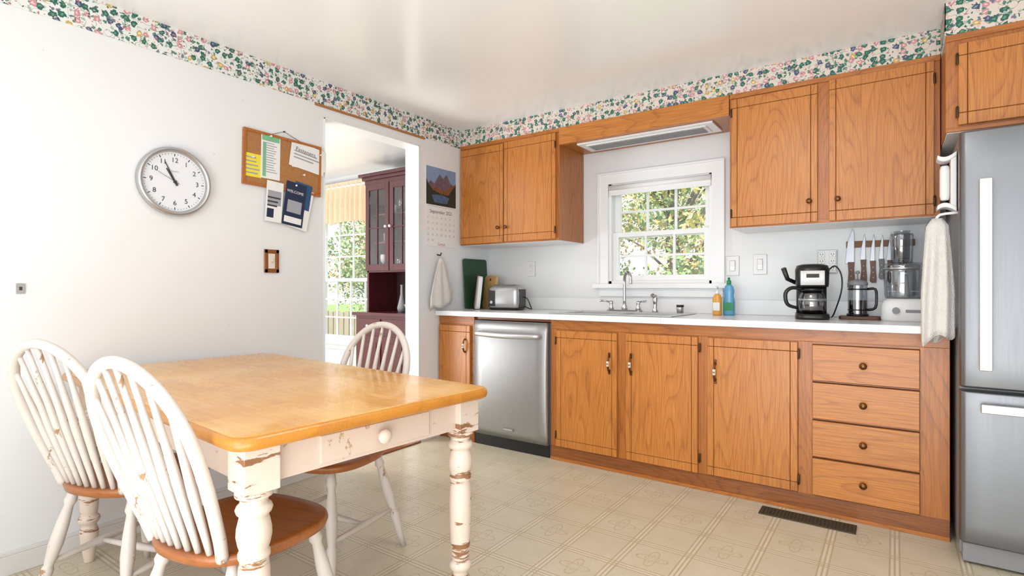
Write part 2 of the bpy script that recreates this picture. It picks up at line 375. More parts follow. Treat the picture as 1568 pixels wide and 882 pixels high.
gdoor(b,-1.80,-1.378,.095,.845,YF,M_oakv); gdoor(b,-1.318,-.896,.095,.848,YF,M_oakv); gdoor(b,-.842,-.400,.098,.848,YF,M_oakv)
pull(b,-1.425,YF,.66); pull(b,-1.285,YF,.665); pull(b,-.80,YF,.665)
for x,z in ((-.884,.79),(-.884,.18),(-.395,.79),(-.395,.16),(-1.803,.78),(-1.803,.17)): hinge(b,x,YF,z)
for z0,z1 in ((.664,.8385),(.477,.652),(.290,.465),(.098,.278)):
    b.box(-.334,.092,YF,YF+.02,z0,z1,M_oakh); knob(b,-.122,YF,(z0+z1)/2,.017)
    b.box(-.336,.094,YF+.012,YF+.021,z0-.003,z1+.003,M_oakline)
b.done(.0015,1)
SX0,SX1,SY0,SY1=-1.83,-1.10,3.15,3.50
b=B('countertop')
cf=3.045
for x0,x1,y0,y1 in ((-L+G,SX0-.004,cf,YB-G),(SX1+.004,.205,cf,YB-G),(SX0-.004,SX1+.004,cf,SY0-.004),(SX0-.004,SX1+.004,SY1+.004,YB-G)):
    b.box(x0,x1,y0,y1,.914,.95,M_counter)
b.box(-L+G,.205,YB-.02,YB-G,.95,1.045,M_counter)
b.done(.004)
b=B('kitchen_sink')
for x0,x1 in ((SX0,-1.48),(-1.45,SX1)):
    b.box(x0,x0+.006,SY0,SY1,.78,.956,M_steelh); b.box(x1-.006,x1,SY0,SY1,.78,.956,M_steelh)
    b.box(x0,x1,SY0,SY0+.006,.78,.956,M_steelh); b.box(x0,x1,SY1-.006,SY1,.78,.956,M_steelh); b.box(x0,x1,SY0,SY1,.775,.785,M_steelh)
b.box(SX0-.06,SX0+.004,SY0-.03,SY1+.11,.951,.957,M_steelh); b.box(SX1-.004,SX1+.04,SY0-.03,SY1+.11,.951,.957,M_steelh)
b.box(SX0,SX1,SY0-.03,SY0+.004,.951,.957,M_steelh); b.box(SX0,SX1,SY1-.004,SY1+.11,.951,.957,M_steelh); b.box(-1.482,-1.448,SY0,SY1,.90,.956,M_steelh)
b.done(.002)
b=B('kitchen_faucet'); fy=3.565; fx=-1.54; z0=.957
b.prism(rrect(.26,.05,.024,5,fx,fy),z0,z0+.012,M_chrome)
b.lathe([(.022,0),(.02,.02),(.014,.035),(.012,.06)],M_chrome,(fx,fy,z0+.01))
b.tube([(fx,fy,z0+.06),(fx,fy,z0+.19),(fx+.010,fy-.015,z0+.245),(fx+.04,fy-.04,z0+.272),(fx+.07,fy-.065,z0+.245),(fx+.075,fy-.07,z0+.19)],[.011]*5+[.012],M_chrome,14,6)
for sx in (-.1,.1):
    b.lathe([(.02,0),(.017,.02),(.011,.03),(.015,.045),(.014,.06),(.004,.066)],M_chrome,(fx+sx,fy,z0+.01))
    b.tube([(fx+sx,fy,z0+.062),(fx+sx*1.3,fy-.02,z0+.072),(fx+sx*1.7,fy-.04,z0+.075)],[.006,.006,.008],M_chrome,8)
b.lathe([(.022,0),(.018,.015),(.013,.03),(.014,.06),(.018,.085),(.016,.11),(.006,.12)],M_chrome,(fx+.22,fy,z0))
b.tube([(fx+.22,fy,z0+.10),(fx+.21,fy-.03,z0+.115)],[.012,.014],M_chrome,10)
b.done()
b=B('sink_cup'); b.lathe([(.021,0),(.024,.05),(.022,.05),(.018,.006)],M_silver,(-1.155,3.575,.957),20); b.lathe([(.024,.038),(.0245,.052)],M_black,(-1.155,3.575,.957),20); b.done()
# dishwasher
b=B('dishwasher')
b.box(-2.487,-1.86,YF+.03,3.65,.0,.888,M_fside)
rows=[]
for i in range(13):
    t=i/12; z=.085+t*.80; bul=.012*math.sin(pi*t)**.5
    rows.append([(-2.484,YF+.03,z),(-2.484,YF+.004-bul*.3,z),(-2.478,YF-.002-bul*.6,z)]+[(-2.47+.593*k/8,YF-.006-bul,z) for k in range(9)]+[(-1.869,YF-.002-bul*.6,z),(-1.863,YF+.004-bul*.3,z),(-1.863,YF+.03,z)])
b.loft(rows,M_steel,True)
b.box(-2.484,-1.863,YF+.02,YF+.06,.0,.085,M_black); b.box(-2.478,-1.87,YF-.002,YF+.03,.868,.888,M_greyp)
b.tube([(-2.435,YF-.018,.800),(-2.42,YF-.05,.800),(-2.3,YF-.06,.797),(-2.17,YF-.062,.795),(-2.05,YF-.06,.797),(-1.93,YF-.05,.800),(-1.915,YF-.018,.800)],[.016,.017,.019,.019,.019,.017,.016],M_steelh,12,4)
b.box(-2.215,-2.13,YF-.021,YF-.012,.142,.156,M_greyp); b.box(-2.209,-2.136,YF-.0222,YF-.02,.145,.153,M_steelh)
b.done()
def upper(name,x0,x1,z0,doors,knobs,hinges,yf=YS,top=2.244):
    b=B(name); b.box(x0,x1,yf+.0,YB-G,z0+.001,top,M_oakfv)
    b.box(x0,x1,yf-.008,yf,top-.028,top,M_oakf)
    b.box(x0,x1,yf-.003,yf,z0,z0+.02,M_oakf)
    b.box(x0+.004,x1-.004,yf+.01,YB-.004,z0-.002,z0+.002,M_trim)
    for d in doors: gdoor(b,d[0],d[1],d[2],d[3],yf-.02,M_oakv,.03,.05)
    for k in knobs: knob(b,k[0],yf-.02,k[1])
    for h in hinges: hinge(b,h[0],yf-.018,h[1])
    return b
b=upper('upper_cabinet',-L+G,-1.932,1.457,[(-2.825,-2.41,1.465,2.205),(-2.40,-1.955,1.468,2.212)],[(-2.445,1.575),(-2.375,1.575)],[(-1.957,2.13),(-1.957,1.53)]); b.done(.0015,1)
b=upper('upper_cabinet',-.788,.18,1.468,[(-.775,-.338,1.475,2.208),(-.284,.155,1.475,2.215)],[(-.375,1.585),(-.243,1.585)],[(-.775,2.13),(-.775,1.55),(.157,2.13),(.157,1.54)]); b.done(.0015,1)
b=upper('upper_cabinet',.183,XR-G,1.80,[(.225,.66,1.825,2.175),(.68,1.14,1.825,2.175)],[(.63,1.86)],[(.222,2.11),(.222,1.88)],yf=3.06,top=2.224)
b.done(.0015,1)
b=B('light_valance'); b.box(-1.93,-.79,YS-.012,YS+.015,2.125,2.244,M_oakh); b.box(-1.93,-.79,YS+.015,YB-G,2.13,2.244,M_oakf)
b.done(.002)
b=B('fluorescent_light_fixture'); b.box(-1.82,-.90,3.39,3.62,2.118,2.1295,M_trim); b.box(-1.77,-.95,3.43,3.58,2.112,2.119,M_white)
for i in range(7):
    y=3.445+i*.0185; b.box(-1.76,-.97,y,y+.004,2.107,2.113,M_greyp)
b.done(.001)
# ------------------------------------------------------------ fridge
b=B('refrigerator'); fx0,fx1,fyf=.217,1.12,2.86
b.box(fx0+.003,fx1-.003,fyf+.06,3.66,.03,1.75,M_fside)
for x in (fx0+.05,fx1-.05):
    for y in (fyf+.1,3.6): b.lathe([(.02,0),(.02,.03)],M_black,(x,y,0),12)
b.box(fx0+.01,fx1-.01,fyf+.02,fyf+.1,.01,.085,M_greyp)
def fdoor(z0,z1):
    rows=[]
    for i in range(9):
        t=i/8; z=z0+t*(z1-z0); e=.010 if i in(0,8) else 0
        rr=[(fx0,fyf+.058,z),(fx0,fyf+.02+e,z),(fx0+.006,fyf+.006+e,z)]+[(fx0+.02+(fx1-fx0-.04)*k/10,fyf+e-.012*math.sin(pi*k/10),z) for k in range(11)]+[(fx1-.006,fyf+.006+e,z),(fx1,fyf+.02+e,z),(fx1,fyf+.058,z)]
        rows.append(rr)
    rows=[rows[0]]+[[(p[0],p[1],z0+.006) for p in rows[1]]]+rows[1:-1]+[[(p[0],p[1],z1-.006) for p in rows[1]]]+[rows[-1]]
    b.loft(rows,M_steelf,True)
fdoor(.718,1.755); fdoor(.09,.705)
hx=fx0+.075
b.box(hx-.020,hx+.020,fyf-.055,fyf-.035,.795,1.55,M_steelh)
b.box(hx-.015,hx+.015,fyf-.036,fyf+.0,.80,.84,M_steelh); b.box(hx-.015,hx+.015,fyf-.036,fyf+.0,1.50,1.545,M_steelh)
b.box(fx0+.06,fx1-.06,fyf-.06,fyf-.035,.63,.665,M_steelh); b.box(fx0+.07,fx0+.1,fyf-.036,fyf,.635,.66,M_steelh); b.box(fx1-.1,fx1-.07,fyf-.036,fyf,.635,.66,M_steelh)
b.lathe([(.02,1.755),(.02,1.775)],M_greyp,(fx1-.06,fyf+.05,0),12)
b.done(.003)
b=B('paper_towel_holder')
for sg,z in ((-1,1.455),(1,1.695)):
    rings=[]
    for i in range(9):
        t=i/8; x=.2165-.066*t; zz=z-sg*.035*math.sin(pi*t*.55)+sg*.012*t*t*2; th=.010
        rings.append([(x,2.985,zz-th),(x,3.065,zz-th),(x,3.065,zz+th),(x,2.985,zz+th)])
    b.loft(rings,M_white,False)
b.box(.196,.2165,2.99,3.06,1.46,1.69,M_white)
b.lathe([(.014,1.50),(.018,1.52),(.018,1.63),(.014,1.65)],M_white,(.178,3.025,0),16)
b.done(.004)
# ------------------------------------------------------------ towels
def towel(name,cx,cy,zt,zb,wt,wb,dt,db,folds,ax='x',skew=0,pw=.6,k0=3):
    b=B(name); rings=[]; n=56
    for i in range(17):
        t=i/16; z=zt+(zb-zt)*t; e=min(1,(t*k0))**pw; w=wt+(wb-wt)*e; d=dt+(db-dt)*e
        if i==0: w*=.5; d*=.5
        ring=[]
        for k in range(n):
            a=2*pi*k/n; rp=1+.26*math.sin(folds*a+1.5*t)*min(1,t*2.5)
            u=w*math.cos(a)*(1+.07*math.sin(3*a+t)); v=d*math.sin(a)*rp
            dz=(.018*math.sin(3*a)+skew*math.cos(a))*t
            p=(cx+u,cy+v,z+dz) if ax=='x' else (cx+v,cy+u,z+dz)
            ring.append(p)
        rings.append(ring)
    b.loft(rings,M_towel); return b
b=towel('hand_towel',-L+.037,3.07,1.355,.99,.012,.125,.010,.024,7,ax='y',skew=.03,pw=.8,k0=1.25)
b.tube([(-L,3.07,1.372),(-L+.03,3.07,1.366),(-L+.04,3.07,1.385)],[.006,.005,.005],M_hinge,10); b.done()
b=towel('dish_towel',.150,2.985,1.42,.90,.035,.058,.02,.035,6,pw=.8,k0=1.6,skew=.02)
b.tube([(.2195,2.985,1.44),(.16,2.985,1.435),(.145,2.985,1.41)],.006,M_white,8,3); b.done()
# ------------------------------------------------------------ left wall objects
b=B('wall_clock'); b.M=LW(1.215,1.627)
R=.162
b.lathe([(R-.01,0),(R,.008),(R+.002,.03),(R-.004,.042),(R-.012,.044),(R-.020,.036),(R-.022,.020)],M_silver,seg=64,caps=False)
b.lathe([(R-.02,.000),(R-.02,.022)],M_clock,seg=64)
for i in range(60):
    a=2*pi*i/60; r1=.134; r0=.122 if i%5==0 else .129; w=.0018 if i%5==0 else .0008
    ca,sa=math.cos(a),math.sin(a)
    b.prism([(r0*ca-w*sa,r0*sa+w*ca),(r0*ca+w*sa,r0*sa-w*ca),(r1*ca+w*sa,r1*sa-w*ca),(r1*ca-w*sa,r1*sa+w*ca)],.022,.0228,M_ink)
for h in range(1,13):
    a=pi/2-h*pi/6; b.text(str(h),.032,M_ink,.102*math.cos(a),.102*math.sin(a),.0235)
b.text('Quartz',.012,M_grayink,0,.05,.0235)
def hand(ang,l,w,z,m=M_ink,t=.02):
    a=pi/2-ang; ca,sa=math.cos(a),math.sin(a)
    b.prism([(-t*ca-w*sa,-t*sa+w*ca),(-t*ca+w*sa,-t*sa-w*ca),(l*ca+w*.5*sa,l*sa-w*.5*ca),(l*ca-w*.5*sa,l*sa+w*.5*ca)],z,z+.001,m)
hand(10.93/12*2*pi,.07,.005,.025); hand(55.6/60*2*pi,.10,.0035,.027); hand(49.5/60*2*pi,.10,.001,.029)
b.lathe([(.007,.022),(.007,.031)],M_ink,seg=16); b.done()
b=B('bulletin_board'); b.M=LW(1.793,1.82)@Matrix.Rotation(-.02,4,'Z')
w,h=.478,.30
b.box(-w/2+.01,w/2-.01,-h/2+.01,h/2-.01,.001,.012,M_cork)
for a in ((-w/2,w/2,h/2-.014,h/2),(-w/2,w/2,-h/2,-h/2+.014),(-w/2,-w/2+.014,-h/2+.014,h/2-.014),(w/2-.014,w/2,-h/2+.014,h/2-.014)): b.box(*a,.001,.018,M_oakf)
b.tube([(-.08,h/2,.006),(0,h/2+.035,.006),(.11,h/2,.006)],.0012,M_ink,6)
b.lathe([(.004,0),(.004,.012)],M_ink,(0,h/2+.035,0),8)
def sheet(x0,x1,y0,y1,z,m,rot=0):
    sv=b.M.copy(); b.M=b.M@Matrix.Translation(((x0+x1)/2,(y0+y1)/2,z))@Matrix.Rotation(rot,4,'Z'); W=x1-x0; Hh=y1-y0
    b.box(-W/2,W/2,-Hh/2,Hh/2,0,.001,m); return sv,W,Hh
def lines(W,Hh,n,m,z=.0012,x0=.1,x1=.9):
    for i in range(n):
        y=Hh/2-Hh*(i+1)/(n+1); b.box(-W/2+W*x0,-W/2+W*random.uniform(x1-.25,x1),y-Hh*.18/n,y+Hh*.12/n,.001,z+.0004,m)
sv,W,Hh=sheet(-.14,-.027,-.10,.148,.0135,M_paper); b.box(-W/2+.005,W/2-.005,Hh/2-.04,Hh/2-.01,.001,.0014,M_ltgreen); lines(W,Hh*.8,14,M_grayink); b.box(-W/2+.01,-W/2+.03,-Hh/2+.01,Hh/2-.05,.001,.0013,M_ltgreen); b.M=sv
sv,W,Hh=sheet(-.235,-.135,-.105,.02,.0125,M_yellow); lines(W,Hh,5,M_grayink); b.M=sv
sv,W,Hh=sheet(.045,.275,.0,.11,.0135,M_paper,.03); b.M=sv
sv,W,Hh=sheet(.035,.265,-.01,.14,.0150,M_paper,-.12); b.text('Fasteners',.034,M_ink,-.02,.03,.0015); lines(W,Hh*.5,3,M_grayink); b.M=sv
sv,W,Hh=sheet(-.11,-.01,-.335,-.11,.018,M_paper,-.05); b.box(-W/2+.01,W/2-.01,-.02,.06,.001,.0015,M_grayink); b.box(-W/2+.01,0,-.09,-.04,.001,.0015,M_navy); lines(W,Hh*.4,3,M_ink); b.M=sv
sv,W,Hh=sheet(.0,.13,-.345,-.095,.019,M_navy,-.12); b.text('WELCOME',.022,M_paper,-.005,.07,.0014); b.box(-W/2+.02,W/2-.02,-.05,.02,.001,.0014,M_grayink); b.box(-W/2+.01,W/2-.01,-.11,-.075,.001,.0014,M_paper); b.M=sv
sv,W,Hh=sheet(.05,.17,-.36,-.12,.0165,M_paper,-.2); b.M=sv
sv,W,Hh=sheet(.06,.17,-.24,-.09,.0178,plain('paper_blue',srgb(40,80,120),.4),-.15); b.M=sv
for x,y in ((-.09,.135),(-.19,0),(.05,.12),(.23,.1),(-.05,-.12),(.07,-.11),(.12,-.04)): b.lathe([(.005,.012),(.003,.02),(.006,.028)],M_white,(x,y,0),10)
b.done()
def plate(name,M,w,h,kind):
    b=B(name); b.M=M
    fr=M_oakf if kind=='wood' else M_white
    b.box(-w/2,w/2,-h/2,h/2,0,.006,fr)
    if kind=='wood':
        for a in ((-w/2,w/2,h/2-.02,h/2),(-w/2,w/2,-h/2,-h/2+.02),(-w/2,-w/2+.018,-h/2,h/2),(w/2-.018,w/2,-h/2,h/2)): b.box(*a,.006,.012,M_oakdk)
        b.box(-.020,.020,-.042,.042,.006,.010,M_ivory); b.box(-.006,.006,-.004,.014,.010,.02,M_ivory)
    if kind=='switch': b.box(-w/2-.0012,w/2+.0012,-h/2-.0012,h/2+.0012,0,.003,M_greyp); b.box(-.017,.017,-.034,.034,.006,.009,M_greyp); b.box(-.0155,.0155,-.0325,.0325,.007,.011,M_trim); b.box(-.015,.015,-.0,.032,.009,.014,M_white)
    if kind in('outlet','six'):
        b.box(-w/2-.0012,w/2+.0012,-h/2-.0012,h/2+.0012,0,.003,M_greyp)
        xs=(0,) if kind=='outlet' else (-.028,.028)
        ys=(-.021,.021) if kind=='outlet' else (-.04,0,.04)
        if kind=='six': b.box(-w/2+.004,w/2-.004,-h/2+.004,h/2-.004,.006,.028,M_white)
        zt=.028 if kind=='six' else .006
        for x in xs:
            for y in ys:
                b.box(x-.017,x+.017,y-.015,y+.015,zt,zt+.001,M_greyp); b.box(x-.016,x+.016,y-.014,y+.014,zt,zt+.002,M_trim)
                for dx in (-.006,.006): b.box(x+dx-.0015,x+dx+.0015,y-.003,y+.007,zt+.001,zt+.003,M_slot)
                b.lathe([(.0022,zt),(.0022,zt+.003)],M_slot,(x,y-.008,0),8)
    b.done(.0015,1)
plate('light_switch',LW(1.72,1.269),.085,.128,'wood')
plate('wall_outlet',BW(-2.405,1.273),.072,.118,'outlet')
plate('light_switch',BW(-.857,1.263),.078,.125,'switch')
plate('light_switch',BW(-.693,1.268),.078,.125,'switch')
plate('power_outlet_adapter',BW(-.325,1.276),.10,.135,'six')
b=B('wall_plate_phone'); b.M=LW(.657,1.118); b.box(-.014,.014,-.02,.02,0,.006,M_silver); b.box(-.005,.005,-.007,.007,.006,.008,M_slot); b.done(.001,1)
# calendar
b=B('wall_calendar'); b.M=LW(3.11,1.735)
b.box(-.17,.17,0,.30,.001,.004,M_paper); b.box(-.17,.17,-.30,0,.001,.004,M_paper)
z=.0042
b.box(-.165,.165,.01,.295,z,z+.0003,plain('print_sky',srgb(130,155,190),.5,var=.15,scale=12))
mt=plain('print_mountain',srgb(125,105,120),.5,var=.4,scale=40)
b.prism([(-.165,.14),(-.12,.19),(-.08,.17),(-.02,.25),(.02,.22),(.06,.26),(.10,.2),(.165,.17),(.165,.1),(-.165,.1)],z+.0003,z+.0006,mt)
b.prism([(-.165,.17),(-.13,.15),(-.05,.14),(.04,.13),(.165,.2),(.165,.06),(-.165,.06)],z+.0006,z+.0009,plain('print_autumn',srgb(150,98,62),.5,var=.45,scale=50))
b.prism([(-.165,.20),(-.14,.16),(-.09,.12),(0,.10),(.08,.1),(.13,.16),(.165,.19),(.165,.01),(-.165,.01)],z+.0009,z+.0012,plain('print_forest',srgb(44,56,48),.5,var=.4,scale=60))
b.prism([(-.11,.085),(0,.095),(.09,.08),(.06,.03),(-.08,.03)],z+.0012,z+.0015,plain('print_lake',srgb(80,110,150),.3,var=.3,scale=30))
b.text('September 2021',.038,M_ink,0,-.04,.0045)
for i in range(5):
    for j in range(7):
        if 1+i*7+j<31: b.text(str(1+i*7+j),.022,M_grayink,-.145+j*.048,-.085-i*.043,.0045)
b.text('Carpet',.03,M_red,0,-.283,.0045)
for i in range(20): b.lathe([(.002,.002),(.002,.006)],M_ink,(-.15+i*.0158,0,0),6)
b.lathe([(.003,0),(.003,.012)],M_silver,(0,.29,0),8)
b.done()
# ------------------------------------------------------------ dining table
TR=math.radians(-4.5)
b=B('dining_table',(-1.9625,1.1375,0),TR); TL,TW,TZ=1.6,.873,.780
def ringz(ins,z,r=.06): return [(x,y,z) for x,y in rrect(TL-2*ins,TW-2*ins,max(.01,r-ins),7)]
b.loft([ringz(.014,TZ-.036),ringz(.003,TZ-.030),ringz(0,TZ-.018),ringz(.003,TZ-.008),ringz(.010,TZ-.002)],M_edge,True)
b.loft([ringz(.010,TZ-.002),ringz(.020,TZ)],M_top,True)
ax,ay=TL/2-.075,TW/2-.075
zb=TZ-.036
b.box(-ax,ax,-ay-.012,-ay+.012,zb-.10,zb,M_apron); b.box(-ax,ax,ay-.012,ay+.012,zb-.10,zb,M_apron)
b.box(-ax-.012,-ax+.012,-ay,ay,zb-.10,zb,M_apron); b.box(ax-.012,ax+.012,-ay,ay,zb-.10,zb,M_apron)
b.box(ax+.010,ax+.018,-.19,.19,zb-.088,zb-.014,M_apron)
b.lathe([(.008,ax+.015),(.008,ax+.028),(.02,ax+.034),(.022,ax+.044),(.014,ax+.052),(.003,ax+.054)],M_apron,(0,0,zb-.05),20,'x')
prof=[(.040,.635),(.044,.628),(.044,.618),(.033,.612),(.032,.602),(.040,.594),(.043,.586),(.040,.577),(.033,.570),(.036,.558),(.040,.54),(.041,.52),(.037,.50),(.033,.488),(.037,.48),(.037,.470),(.033,.462),(.036,.44),(.038,.38),(.036,.30),(.032,.225),(.029,.20),(.027,.192),(.036,.184),(.038,.174),(.035,.164),(.027,.156),(.025,.148),(.031,.132),(.032,.11),(.028,.07),(.020,.02),(.018,0)]
for sx in (-1,1):
    for sy in (-1,1):
        cx,cy=sx*(ax-.008),sy*(ay-.008)
        b.box(cx-.044,cx+.044,cy-.044,cy+.044,.632,zb,M_leg)
        b.lathe(prof,M_leg,(cx,cy,0),28)
b.done(.002,2)
# ------------------------------------------------------------ chairs
def chair(x,y,rot):
    b=B('dining_chair',(x,y,0),math.radians(rot)); sz=.45
    out=[]
    for i in range(48):
        a=2*pi*i/48; c,s_=math.cos(a),math.sin(a)
        e=lambda v,p:math.copysign(abs(v)**p,v)
        out.append((e(c,.75)*(.215+.018*s_),e(s_,.78)*.205))
    R_=lambda k,z:[(px*k,py*k,z) for px,py in out]
    b.loft([R_(.90,sz-.034),R_(.975,sz-.028),R_(1.0,sz-.012),R_(.99,sz-.004),R_(.955,sz),R_(.80,sz-.003),R_(.5,sz-.008),R_(.1,sz-.008)],M_seat,True)
    legs=[]
    for sx in (-1,1):
        for sy in (-1,1):
            t=Vector((sx*.135,sy*.13,sz-.03)); f=Vector((sx*.205,sy*(.20 if sy>0 else .225),0)); legs.append((sx,sy,t,f))
            ts=[0,.08,.12,.15,.3,.45,.58,.62,.65,.72,.85,1]; rs=[.014,.017,.020,.014,.020,.022,.017,.014,.020,.019,.015,.011]
            b.tube([t.lerp(f,q) for q in ts],rs,M_chair,14)
    def at(sx,sy,z):
        for a,c,t,f in legs:
            if (a,c)==(sx,sy): return t.lerp(f,(t.z-z)/t.z)
    mids=[]
    for sx in (-1,1):
        p,q=at(sx,-1,.17),at(sx,1,.17); b.tube([p,p.lerp(q,.25),p.lerp(q,.5),p.lerp(q,.75),q],[.008,.011,.015,.011,.008],M_chair,10); mids.append(p.lerp(q,.5))
    p,q=mids; b.tube([p,p.lerp(q,.25),p.lerp(q,.5),p.lerp(q,.75),q],[.008,.011,.015,.011,.008],M_chair,10)
    rk=lambda z:-.165-max(0,(z-sz))*.35
    zt=.947; zc=.74; hw=.184; hb=.140
    left=[(-hb-(hw-hb)*math.sin(pi/2*i/6),sz-.01+(zc-sz+.01)*i/6) for i in range(6)]
    arc=[(-hw*math.cos(pi*i/16),zc+(zt-zc)*math.sin(pi*i/16)) for i in range(17)]
    pl=left+arc+[(-x_,z_) for x_,z_ in left[::-1]]
    b.tube([(x_,rk(z_),z_) for x_,z_ in pl],.0155,M_chair,12,3)
    for i in range(7):
        xb=-.102+.204*i/6; xt=xb*1.48
        z_t=zc+(zt-zc)*math.sqrt(1-(xt/hw)**2)-.004
        p=Vector((xb,-.165-.016*(1-(xb/.12)**2),sz-.01)); q=Vector((xt,rk(z_t),z_t))
        b.tube([p.lerp(q,k) for k in (0,.12,.3,.45,.6,.8,1)],[.008,.009,.0115,.0125,.0105,.008,.007],M_chair,10)
    b.done()
chair(-1.54,.845,9); chair(-2.29,.865,18); chair(-1.92,1.425,189)
# ------------------------------------------------------------ floor vent
b=B('floor_vent'); b.box(-.555,-.145,2.925,3.03,.0,.006,M_vent)
for i in range(26): 
    x=-.545+i*.0155; b.box(x,x+.008,2.935,3.02,.006,.0085,M_slot)
b.done()
# ------------------------------------------------------------ counter-top things
CZ=.9505
b=B('toaster',(-2.47,3.46,CZ),.12)
sec=lambda k,ins,z:[(x,y,z) for x,y in rrect(.27-2*ins,.165-2*ins,.04,5)]
b.loft([sec(0,.012,.0),sec(0,.004,.012),sec(0,.004,.02)],M_black,True)
b.loft([sec(0,.004,.02),sec(0,0,.05),sec(0,0,.14),sec(0,.006,.17),sec(0,.022,.188),sec(0,.04,.193)],M_silver,True)
for y in (-.03,.03): b.box(-.09,.09,y-.012,y+.012,.1925,.1945,M_black)
b.box(-.139,-.130,-.05,.05,.02,.16,M_black); b.box(.130,.139,-.05,.05,.02,.16,M_black); b.box(-.155,-.138,-.015,.015,.11,.125,M_black)
b.box(-.115,-.06,-.086,-.08,.03,.15,M_black); b.lathe([(.012,-.094),(.012,-.083)],M_silver,(-.088,0,.06),12,'y')
b.tube([(.13,.03,.03),(.2,.02,.008),(.22,-.03,.03),(.2,-.05,.09),(.15,-.02,.1)],.004,M_black,8,4)
b.done(.002)
b=B('cutting_board'); b.M=LW(3.50,CZ+.003)@Matrix.Rotation(-.06,4,'X')@Matrix.Translation((0,0,.034)); b.prism(rrect(.30,.40,.02,4,0,.20),0,.012,M_green); b.done(.002)
def lean(name,x,y,w,h,t,m,rz,tilt,hole=False):
    b=B(name); b.M=Matrix.Translation((x,y,CZ+.003))@Matrix.Rotation(rz,4,'Z')@Matrix.Rotation(tilt,4,'X')@Matrix(((1,0,0,0),(0,0,-1,0),(0,1,0,0),(0,0,0,1)))
    b.prism(rrect(w,h,.03,5,0,h/2),-t/2,t/2,m)
    if hole: b.lathe([(.012,-t/2-.001),(.012,t/2+.001)],M_slot,(0,h-.035,0),16)
    b.done(.002)
lean('cutting_board',-2.705,3.53,.17,.27,.02,M_cut,-.35,-.12,True)
lean('cutting_board',-2.77,3.43,.11,.28,.02,M_handle,-.9,-.12)
lean('cookbook',-2.70,3.375,.10,.26,.03,M_paper,-.75,-.10)
b=B('dish_soap_bottle',(-.845,3.56,CZ)); E=lambda w,d,z:[(w*math.cos(2*pi*i/24),d*math.sin(2*pi*i/24),z) for i in range(24)]
b.loft([E(.034,.022,0),E(.036,.024,.01),E(.036,.024,.09),E(.028,.02,.12),E(.033,.022,.15),E(.024,.018,.18),E(.012,.012,.195)],M_blue)
b.lathe([(.014,.19),(.014,.215),(.007,.218),(.007,.235)],M_capg,seg=16); b.box(-.03,.03,-.0245,-.02,.03,.08,M_capg); b.done()
b=B('hand_soap_bottle',(-.905,3.52,CZ)); b.loft([E(.026,.02,0),E(.028,.022,.01),E(.028,.022,.1),E(.02,.016,.125),E(.010,.010,.135)],M_amber)
b.lathe([(.011,.13),(.011,.15),(.005,.152),(.005,.172)],M_white,seg=14); b.tube([(0,0,.17),(0,-.01,.176),(0,-.035,.172)],[.008,.008,.005],M_white,8); b.box(-.02,.02,-.0235,-.02,.03,.08,M_paper); b.done()
# coffee maker
b=B('coffee_maker',(-.375,3.42,CZ),.15)
rr=lambda w,d,r,z,cy=0:[(x,y+cy,z) for x,y in rrect(w,d,r,5)]
b.loft([rr(.16,.24,.05,0),rr(.165,.245,.05,.01),rr(.16,.24,.05,.03)],M_black)
b.loft([rr(.15,.09,.03,.03,.07),rr(.15,.09,.03,.19,.07)],M_black)
b.loft([rr(.155,.21,.06,.175,.01),rr(.16,.22,.06,.19,.01),rr(.165,.22,.06,.27,.01),rr(.15,.2,.06,.292,.01),rr(.10,.14,.05,.30,.01)],M_black)
b.loft([rr(.115,.03,.008,.185,-.095),rr(.115,.03,.008,.262,-.095)],M_white)
b.box(-.03,.03,-.113,-.109,.225,.245,M_slot)
b.lathe([(.055,.033),(.064,.05),(.068,.09),(.06,.13),(.048,.155)],M_jar,(0,-.035,0),28)
b.lathe([(.05,.035),(.061,.05),(.063,.075)],M_coffee,(0,-.035,0),28)
b.lathe([(.052,.153),(.052,.168),(.03,.174)],M_black,(0,-.035,0),28)
b.lathe([(.0665,.10),(.0665,.112)],M_silver,(0,-.035,0),28)
b.tube([(-.05,-.05,.165),(-.10,-.07,.17),(-.13,-.08,.14),(-.12,-.075,.08),(-.07,-.06,.06)],[.009,.010,.011,.010,.008],M_black,10,4)
b.tube([(-.08,.03,.2),(-.12,.0,.22),(-.14,-.02,.28)],[.012,.012,.014],M_black,10)
b.tube([(.07,.06,.25),(.11,.02,.29),(.14,0,.24),(.14,0,.15),(.11,.05,.03),(.1,.1,.006)],.004,M_black,8,4)
b.done()
b=B('serving_board',(-.155,3.50,CZ)); b.prism(rrect(.19,.12,.02,4),.0,.018,M_handle); b.done(.003)
b=B('french_press',(-.165,3.50,CZ+.0185))
b.lathe([(.05,0),(.052,.006),(.05,.012)],M_black); b.lathe([(.045,.01),(.045,.17)],M_jar,caps=False); b.lathe([(.043,.012),(.043,.085)],M_coffee)
b.lathe([(.047,.165),(.049,.175),(.04,.19),(.01,.197),(.004,.20),(.004,.225),(.011,.23),(.011,.24),(.003,.245)],M_greyp)
b.lathe([(.0465,.03),(.0465,.036)],M_black); b.lathe([(.0465,.14),(.0465,.148)],M_black)
b.tube([(.046,-.01,.145),(.08,-.02,.145),(.086,-.022,.1),(.08,-.02,.045),(.046,-.01,.034)],.007,M_black,8,3)
b.done()
